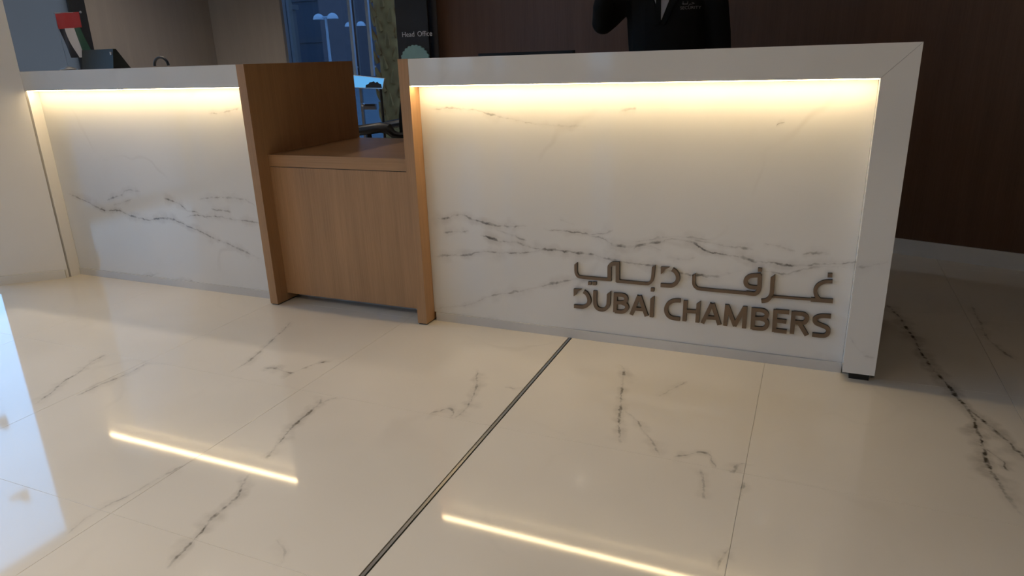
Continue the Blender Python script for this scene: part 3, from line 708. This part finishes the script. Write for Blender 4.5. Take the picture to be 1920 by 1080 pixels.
def cloth(name, x0, x1, z0, z1, mat, sway):
    bm = bmesh.new(); N, K = 10, 6
    g = {}
    for s, dy in ((0, -.001), (1, .001)):
        for i in range(N + 1):
            for j in range(K + 1):
                z = z1 + (z0 - z1) * i / N; u = (.222 - z) / .155
                x = x0 + (x1 - x0) * j / K + (sway * max(u, 0) ** 1.3)
                g[s, i, j] = bm.verts.new((x, dy + .006 * math.sin(x * 60), z))
    for i in range(N):
        for j in range(K):
            bm.faces.new((g[0, i, j], g[0, i + 1, j], g[0, i + 1, j + 1], g[0, i, j + 1]))
            bm.faces.new((g[1, i, j], g[1, i, j + 1], g[1, i + 1, j + 1], g[1, i + 1, j]))
    for i in range(N):
        for j in (0, K): bm.faces.new((g[0, i, j], g[1, i, j], g[1, i + 1, j], g[0, i + 1, j]))
    for j in range(K):
        for i in (0, N): bm.faces.new((g[0, i, j], g[0, i, j + 1], g[1, i, j + 1], g[1, i, j]))
    return finish(bm, name, mat, ft, smooth=True)
cloth('red_band', -.100, .098, .222, .302, cl['red'], 0)
cloth('black_stripe', -.096, -.040, .066, .222, cl['black'], .058)
cloth('white_stripe', -.040, .025, .066, .222, cl['white'], .058)
cloth('green_stripe', .025, .088, .066, .222, cl['green'], .05)

def monitor(loc, w, h, label, rotz=0, logo=None):
    t = thing('computer_monitor', label, 'monitor', loc, rotz=rotz)
    bm = bmesh.new(); bm_box(bm, -w / 2, w / 2, -.012, .018, .13, .13 + h); finish(bm, 'housing', M_BLACK, t, bevel=.010, seg=3)
    bm = bmesh.new(); bm_box(bm, -w / 2 + .012, w / 2 - .012, .018, .0195, .142, .118 + h); finish(bm, 'screen', plain('screen_glass', (.02, .02, .025), .1), t)
    bm = bmesh.new(); bm_box(bm, -.03, .03, -.04, -.012, .008, .13 + h * .45); finish(bm, 'stand', M_BLACK, t, bevel=.004)
    bm = bmesh.new(); bm_box(bm, -.12, .12, -.11, .07, 0, .010); finish(bm, 'base', M_BLACK, t, bevel=.003)
    if logo: text_mesh('logo', logo, .055, plain('silver_print', (.45, .45, .46), .4), t, (-.065, -.0128, .13 + h - .057), (math.radians(90), 0, 0), .0004)
    return t
monitor((.245, .66, .745), .48, .29, 'black monitor barely showing above the lettered counter', logo='DELL')
# desk terminal seen from behind
dt = thing('desk_terminal', 'dark rounded desk terminal beside the table flag', 'terminal', (-2.06, .24, H))
bm = bmesh.new()
bm_prism(bm, [(-.05, 0), (.06, 0), (.05, .012), (-.012, .1), (-.03, .1)], -.105, .135, 'X'); finish(bm, 'housing', plain('dark_green_plastic', (.018, .025, .024), .4), dt, bevel=.008, seg=3)
bm = bmesh.new(); bm_box(bm, .118, .126, -.040, -.032, .07, .085); finish(bm, 'side_button', M_POST, dt, bevel=.001)
# cable loop
bm = bmesh.new()
bm_tube(bm, [(.05 * math.cos(a), .0, .05 * math.sin(a) * .85 + .008) for a in [math.pi * k / 16 for k in range(17)]], .007, 8)
o = finish(bm, 'cable_loop', M_BLACK, None, smooth=True, loc=(-1.697, .30, H - .001))
tag(o, 'small black cable loop arching above the left counter top', 'cable')

# dark sign board with lettering and scalloped emblem
sb = thing('sign_board', 'dark sign board reading Head Office with teal scalloped emblem', 'sign', (-1.63, 2.85, 0))
M_SIGN = plain('sign_navy', (.013, .016, .022), .5, var=.1)
bm = bmesh.new(); bm_box(bm, -.17, .135, -.012, .012, .05, 1.95); finish(bm, 'board', M_SIGN, sb, bevel=.003)
bm = bmesh.new(); bm_box(bm, -.20, .165, -.14, .14, 0, .05); finish(bm, 'foot', M_BLACK, sb, bevel=.004)
text_mesh('word_head', 'Head', .058, plain('sign_print', (.62, .66, .74), .5), sb, (-.122, -.0125, 1.332), (math.radians(90), 0, 0), .0006)
text_mesh('word_office', 'Office', .058, MATS['sign_print'], sb, (.028, -.0125, 1.332), (math.radians(90), 0, 0), .0006)
bm = bmesh.new(); P = []
for k in range(168):
    a = 2 * math.pi * k / 168; r = .128 + .009 * abs(math.sin(a * 12))
    P.append((r * math.cos(a) * 1.05, 1.13 + r * math.sin(a)))
bm_prism(bm, P, -.030, -.0122, 'Y'); finish(bm, 'emblem', plain('teal_emblem', (.24, .44, .47), .5, var=.12, scale=12), sb)

# office chair behind the oak bay, seen from its side
def chair(loc, rotz, label):
    t = thing('office_chair', label, 'chair', loc, rotz=rotz)
    bm = bmesh.new(); bm_box(bm, -.25, .25, -.24, .24, .43, .51); finish(bm, 'seat', M_BLACKFAB, t, bevel=.03, seg=3)
    bm = bmesh.new()
    P = [(-.22, .50), (-.25, .62), (-.25, .86), (-.30, 1.06)]
    n = 8; g = {}
    for s in (0, 1):
        for i in range(9):
            u = i / 8; z = .56 + .50 * u
            for j in range(9):
                v = j / 8 * 2 - 1; wdt = .21 + .03 * math.sin(math.pi * min(1, u * 1.1))
                if u > .85: wdt *= 1 - (u - .85) * 1.2
                g[s, i, j] = bm.verts.new((.235 + .05 * u * u - .04 * v * v * -1 * .5 + (.045 if s else 0), v * wdt, z))
    for i in range(8):
        for j in range(8):
            bm.faces.new((g[0, i, j], g[0, i, j + 1], g[0, i + 1, j + 1], g[0, i + 1, j]))
            bm.faces.new((g[1, i, j], g[1, i + 1, j], g[1, i + 1, j + 1], g[1, i, j + 1]))
    for i in range(8):
        for j in (0, 8): bm.faces.new((g[0, i, j], g[0, i + 1, j], g[1, i + 1, j], g[1, i, j]))
    for j in range(8):
        for i in (0, 8): bm.faces.new((g[0, i, j], g[1, i, j], g[1, i, j + 1], g[0, i, j + 1]))
    finish(bm, 'backrest', M_BLACKFAB, t, smooth=True)
    for s in (-1, 1):
        bm = bmesh.new(); bm_tube(bm, [(.31, s * .22, .69), (.27, s * .25, .690), (.235, s * .27, .700), (.205, s * .28, .735), (.15, s * .28, .742), (-.02, s * .28, .722), (-.17, s * .28, .705), (-.22, s * .28, .69)], [(.02, .025), (.02, .028), (.024, .028), (.034, .03), (.034, .035), (.034, .035), (.026, .032), (.012, .022)], 10)
        a = finish(bm, 'armrest', M_BLACK, t, smooth=True)
        bm = bmesh.new(); bm_tube(bm, [(.05, s * .275, .70), (.06, s * .27, .55), (.05, s * .2, .44)], .018, 8); finish(bm, 'arm_bracket', M_BLACK, t, smooth=True)
    bm = bmesh.new(); bm_tube(bm, [(.22, 0, .46), (.29, 0, .50), (.30, 0, .75)], .022, 8); finish(bm, 'back_stem', M_BLACK, t, smooth=True)
    bm = bmesh.new(); bm_tube(bm, [(0, 0, .09), (0, 0, .43)], .028, 12); finish(bm, 'gas_lift', M_STEEL, t, smooth=True)
    for k in range(5):
        a = k * 2 * math.pi / 5 + .3; c_, s_ = math.cos(a), math.sin(a)
        bm = bmesh.new(); bm_tube(bm, [(0, 0, .11), (.15 * c_, .15 * s_, .10), (.29 * c_, .29 * s_, .075)], [.03, .024, .016], 8); l = finish(bm, 'leg', M_BLACK, t, smooth=True)
        bm = bmesh.new(); bm_tube(bm, [(.29 * c_ - .02 * s_, .29 * s_ + .02 * c_, .03), (.29 * c_ + .02 * s_, .29 * s_ - .02 * c_, .03)], .03, 12); finish(bm, 'caster', M_BLACK, l, smooth=True)
    return t
chair((-1.17, 1.58, 0), 0, 'black office chair behind the low oak counter bay')

# tablet on a floor stand behind the chair
ks = thing('tablet_stand', 'blue lit tablet on a floor stand by the glass door', 'tablet', (-1.80, 2.52, 0))
bm = bmesh.new(); bm_lathe(bm, [(.13, 0), (.13, .010), (.02, .02)], 0, 0, 24); finish(bm, 'base', M_BLACK, ks, smooth=True)
tube('pole', [(0, 0, .015), (0, .0, .96)], .011, M_BLACK, ks, 10)
P = [(-.250, 1.040), (.056, 1.008), (.030, .933), (-.250, .946)]
prism('casing', [(-.254, 1.045), (.062, 1.012), (.034, .928), (-.254, .941)], -.022, -.012, M_POST, ks, bevel=.001)
sc_ = prism('screen', P, -.0235, -.0222, emit('tablet_screen_blue', (.10, .34, .66), 1.0), ks, bevel=0)
hill = [(-.130, .9405), (-.125, .962), (-.10, .968), (-.085, .982), (-.06, .985), (-.045, .990), (-.03, .978), (-.01, .985), (.005, .972), (.025, .965), (.030, .935)]
prism('screen_picture', hill, -.0240, -.0236, M_SIGN, sc_, bevel=0)
# ------------------------------------------------------------------ security officer standing behind the counter
def person():
    CX, CY = .80, 1.20
    root = thing('person', 'person in black suit with white shirt and security badge text behind counter', 'person', (CX, CY, 0))
    bm = bmesh.new()
    def T(pts, r, seg=20): bm_tube(bm, pts, r, seg)
    def S(c, r, sc=(1, 1, 1)):
        bmesh.ops.create_uvsphere(bm, u_segments=20, v_segments=14, radius=1, matrix=Matrix.Translation(c) @ Matrix.Diagonal((r * sc[0], r * sc[1], r * sc[2], 1)))
    # torso and jacket skirt (relative to the feet)
    T([(0, 0, .80), (0, 0, .90), (0, 0, 1.02), (0, -.005, 1.15), (0, -.01, 1.28), (0, -.005, 1.38), (0, 0, 1.45), (0, .005, 1.50)],
      [(.205, .135), (.20, .135), (.19, .125), (.19, .125), (.20, .13), (.205, .125), (.175, .105), (.09, .075)], 28)
    S((0, -.01, 1.40), .1, (1.75, 1.15, .8))
    S((-.165, 0, 1.435), .075, (1, 1, .9)); S((.165, 0, 1.435), .075, (1, 1, .9))
    T([(0, .005, 1.46), (0, -.005, 1.60)], [(.062, .06), (.055, .058)])
    # head
    S((0, -.02, 1.68), .1, (.78, .95, 1.18)); S((0, -.055, 1.615), .06, (.85, .8, .75)); S((0, -.125, 1.665), .016, (.9, 1.2, 1.5))
    S((-.08, -.01, 1.67), .022, (.5, .9, 1.5)); S((.08, -.01, 1.67), .022, (.5, .9, 1.5))
    # legs, shoes
    for s in (-1, 1):
        T([(s * .095, 0, .92), (s * .10, -.005, .70), (s * .10, -.01, .50), (s * .10, .005, .28), (s * .10, .015, .07)], [.105, .092, .072, .066, .058])
        T([(s * .10, .06, .045), (s * .105, -.04, .045), (s * .115, -.13, .035), (s * .12, -.185, .03)], [(.040, .042), (.040, .046), (.033, .046), (.020, .030)], 14)
    # his left arm hanging (right in the picture)
    T([(.17, 0, 1.43), (.225, .01, 1.36), (.25, .02, 1.22), (.262, .02, 1.12), (.265, -.01, .98), (.262, -.03, .86)], [.07, .068, .060, .056, .050, .042])
    # his right arm raised at the elbow
    T([(-.17, 0, 1.44), (-.245, -.005, 1.38), (-.305, -.02, 1.315), (-.322, -.03, 1.298)], [.07, .066, .060, .057])
    S((-.322, -.035, 1.298), .058)
    T([(-.322, -.035, 1.298), (-.30, -.12, 1.37), (-.255, -.20, 1.46)], [.056, .050, .040])
    # hands
    def hand(w, d, side, thumb):
        w, d, side = Vector(w), Vector(d).normalized(), Vector(side).normalized()
        nrm = d.cross(side)
        T([w, w + d * .03, w + d * .085], [(.022, .03), (.018, .038), (.014, .038)], 12)
        for k, L in enumerate((.066, .076, .072, .056)):
            b0 = w + d * .08 + side * (-.030 + .02 * k)
            T([b0, b0 + d * L * .45 + nrm * .006, b0 + d * L * .8 + nrm * .02, b0 + d * L * .95 + nrm * .034], [.0092, .0088, .0082, .0065], 8)
        b0 = w + d * .03 - side * .03
        T([b0, b0 - side * .022 + d * .02 + nrm * .01, b0 - side * .028 + d * .05 + nrm * .02], [.012, .011, .008], 8)
    hand((.262, -.035, .85), (0, -.1, -1), (0, 1, 0), 1)
    hand((-.252, -.205, 1.465), (.45, -.25, .8), (.6, .6, 0), 1)
    me = bpy.data.meshes.new('body'); bm.to_mesh(me); bm.free()
    tmp = bpy.data.objects.new('body_tmp', me); C.objects.link(tmp)
    rm = tmp.modifiers.new('r', 'REMESH'); rm.mode = 'VOXEL'; rm.voxel_size = .0075
    sm = tmp.modifiers.new('s', 'SMOOTH'); sm.factor = .5; sm.iterations = 6
    dg = bpy.context.evaluated_depsgraph_get()
    body = bpy.data.meshes.new_from_object(tmp.evaluated_get(dg)); body.name = 'body'
    bpy.data.objects.remove(tmp)
    M_SUIT = plain('black_suit_cloth', (.011, .0105, .010), .8, var=.15, scale=150, spec=.25)
    M_SKIN = plain('skin', (.36, .20, .13), .5, var=.06)
    M_SHOE = plain('black_shoe', (.01, .01, .01), .25)
    body.materials.clear()
    for m in (M_SUIT, M_SKIN, M_SHOE): body.materials.append(m)
    for p in body.polygons:
        c = p.center; p.use_smooth = True
        i = 0
        if c.z > 1.52 and abs(c.x) < .15: i = 1
        elif c.x > .2 and c.z < .85 and c.y < .1 and c.z > .55: i = 1
        elif c.x < -.1 and c.z > 1.468 and c.y < -.17: i = 1
        elif c.z < .085: i = 2
        p.material_index = i
    ob = link('body', body, None, root)
    bv = BVHTree.FromPolygons([v.co for v in body.vertices], [tuple(p.vertices) for p in body.polygons])
    def on_body(x, z, off):
        h = bv.ray_cast(Vector((x, -1, z)), Vector((0, 1, 0)))
        return (h[0].y if h[0] else -.12) - off
    def patch(name, rows, mat, off):
        """rows: (z, x0, x1) from bottom to top, laid on the chest"""
        bm = bmesh.new(); g = {}
        for i, (z, a, c) in enumerate(rows):
            for j in range(7):
                x = a + (c - a) * j / 6; y = on_body(x, z, off)
                g[i, j, 0] = bm.verts.new((x, y, z)); g[i, j, 1] = bm.verts.new((x, y + off + .004, z))
        n = len(rows)
        for i in range(n - 1):
            for j in range(6):
                bm.faces.new((g[i, j, 0], g[i, j + 1, 0], g[i + 1, j + 1, 0], g[i + 1, j, 0]))
        for i in range(n - 1):
            for j in (0, 6): bm.faces.new((g[i, j, 0], g[i + 1, j, 0], g[i + 1, j, 1], g[i, j, 1]))
        for j in range(6):
            for i in (0, n - 1): bm.faces.new((g[i, j, 0], g[i, j, 1], g[i, j + 1, 1], g[i, j + 1, 0]))
        return finish(bm, name, mat, root, smooth=True)
    def rows(z0, z1, a0, a1, b0, b1, n=12):
        return [(z0 + (z1 - z0) * k / n, a0 + (a1 - a0) * k / n, b0 + (b1 - b0) * k / n) for k in range(n + 1)]
    patch('shirt_front', rows(1.292, 1.50, -.003, -.085, -.001, .075), plain('white_shirt', (.52, .50, .51), .7, var=.05, scale=60), .003)
    patch('necktie', rows(1.285, 1.49, -.030, -.034, -.003, -.012), M_SUIT, .006)
    patch('lapel', rows(1.27, 1.49, .004, .080, .016, .125), M_SUIT, .006)
    patch('lapel', rows(1.27, 1.49, -.03, -.125, -.01, -.078), M_SUIT, .0075)
    # hair
    bm = bmesh.new()
    bmesh.ops.create_uvsphere(bm, u_segments=24, v_segments=16, radius=1, matrix=Matrix.Translation((0, -.008, 1.70)) @ Matrix.Diagonal((.083, .100, .108, 1)))
    bmesh.ops.delete(bm, geom=[v for v in bm.verts if (v.co.z < 1.735 and v.co.y < -.02) or v.co.z < 1.63], context='VERTS')
    finish(bm, 'hair', plain('black_hair', (.012, .010, .009), .5, var=.3, scale=300), root, smooth=True)
    for s in (-1, 1):
        bm = bmesh.new(); bmesh.ops.create_uvsphere(bm, u_segments=12, v_segments=8, radius=.012, matrix=Matrix.Translation((s * .032, -.1, 1.69)))
        finish(bm, 'eye', plain('eye_dark', (.05, .04, .035), .2), root, smooth=True)
    bm = bmesh.new(); bm_tube(bm, [(-.025, -.098, 1.618), (0, -.106, 1.616), (.025, -.098, 1.618)], [.003, .005, .003], 8); finish(bm, 'mouth', plain('lips', (.28, .12, .10), .5), root, smooth=True)
    # chest text
    M_TXT = plain('grey_embroidery', (.30, .30, .30), .8, var=.1)
    tx = text_mesh('chest_text', 'SECURITY', .0205, M_TXT, root, (0, 0, 0), None, .0003)
    for v in tx.data.vertices:
        x, z = v.co.x + .084, v.co.y + 1.336
        v.co = Vector((x, on_body(x, z, .003) - v.co.z, z))
    # the Arabic line above it, in small strokes
    bm = bmesh.new()
    def st(P, w=.0019):
        bm_stroke(bm, P, w, 0, .0008)
    o_ = lambda L: [(.096 + a * .034 / 40, 1.356 + c * .034 / 40) for a, c in L]
    st(o_([(44, 12), (52, 10), (58, 6)])); st(o_([(44, 2), (50, 5), (58, 6)])); st(o_([(44, 2), (40, 3), (37, 1)]))
    st(o_([(36, 6), (34, 0), (28, -4)])); st(o_([(24, 18), (23, 8), (23, 2)]))
    st(o_([(20, 7), (19, 3), (15, 3), (14, 6), (13, 3), (9, 3), (8, 7), (7, 3), (3, 2), (0, 3)]))
    st(o_([(0, 3), (-3, 4), (-3, 9), (0, 11), (2, 7), (0, 3)])); st(o_([(-3, 16), (-1, 16)])); st(o_([(1, 16), (3, 16)]))
    bmesh.ops.recalc_face_normals(bm, faces=bm.faces)
    me = bpy.data.meshes.new('chest_text'); bm.to_mesh(me); bm.free()
    for v in me.vertices: v.co.y += on_body(v.co.x, v.co.z, .003)
    link('chest_text', me, M_TXT, root)
person()

# ------------------------------------------------------------------ ceiling fill lights, added unseen to warm and brighten the lobby
def fill_light(x, y, label, watts):
    t = thing('fill_light', label, 'fill light', (x, y, 3.2), 'added ceiling fill lights')
    bm = bmesh.new(); bm_lathe(bm, [(.05, -.012), (.065, -.012), (.07, -.002), (.05, -.002)], 0, 0, 24); finish(bm, 'ring', M_STEEL, t, smooth=True)
    bm = bmesh.new(); bm_lathe(bm, [(.048, -.009), (.048, -.003)], 0, 0, 8); finish(bm, 'lens', M_LENS, t)
    l = bpy.data.lights.new('fill_light_lamp', 'SPOT'); l.energy = watts; l.color = (1, .86, .70); l.spot_size = math.radians(120); l.spot_blend = .6; l.shadow_soft_size = .06
    o = bpy.data.objects.new('fill_light_lamp', l); C.objects.link(o); o.parent = t; o.location = (0, 0, -.03)
M_LENS = emit('fill_light_lens', (1, .8, .55), 6)
for k, x in enumerate((-2.2, -.4, 1.4, 3.2)):
    nm = ('leftmost', 'second from the left', 'third from the left', 'rightmost')[k]
    w_ = (122, 155, 100, 20)[k]          # the added fill weakens toward the right
    fill_light(x, -5.0, 'added round fill light, %s of the row nearer the front windows' % nm, w_ * 1.55)
    fill_light(x, -3.4, 'added round fill light, %s of the row nearer the desk' % nm, w_ * .5)
fill_light(-2.8, .8, 'added round fill light above the office corner at the left', 100)  # these three are added to brighten the dim walls behind the desk
fill_light(-1.1, 1.45, 'added round fill light above the office chair', 14)
fill_light(1.0, 1.75, 'added round fill light above the standing person', 6)
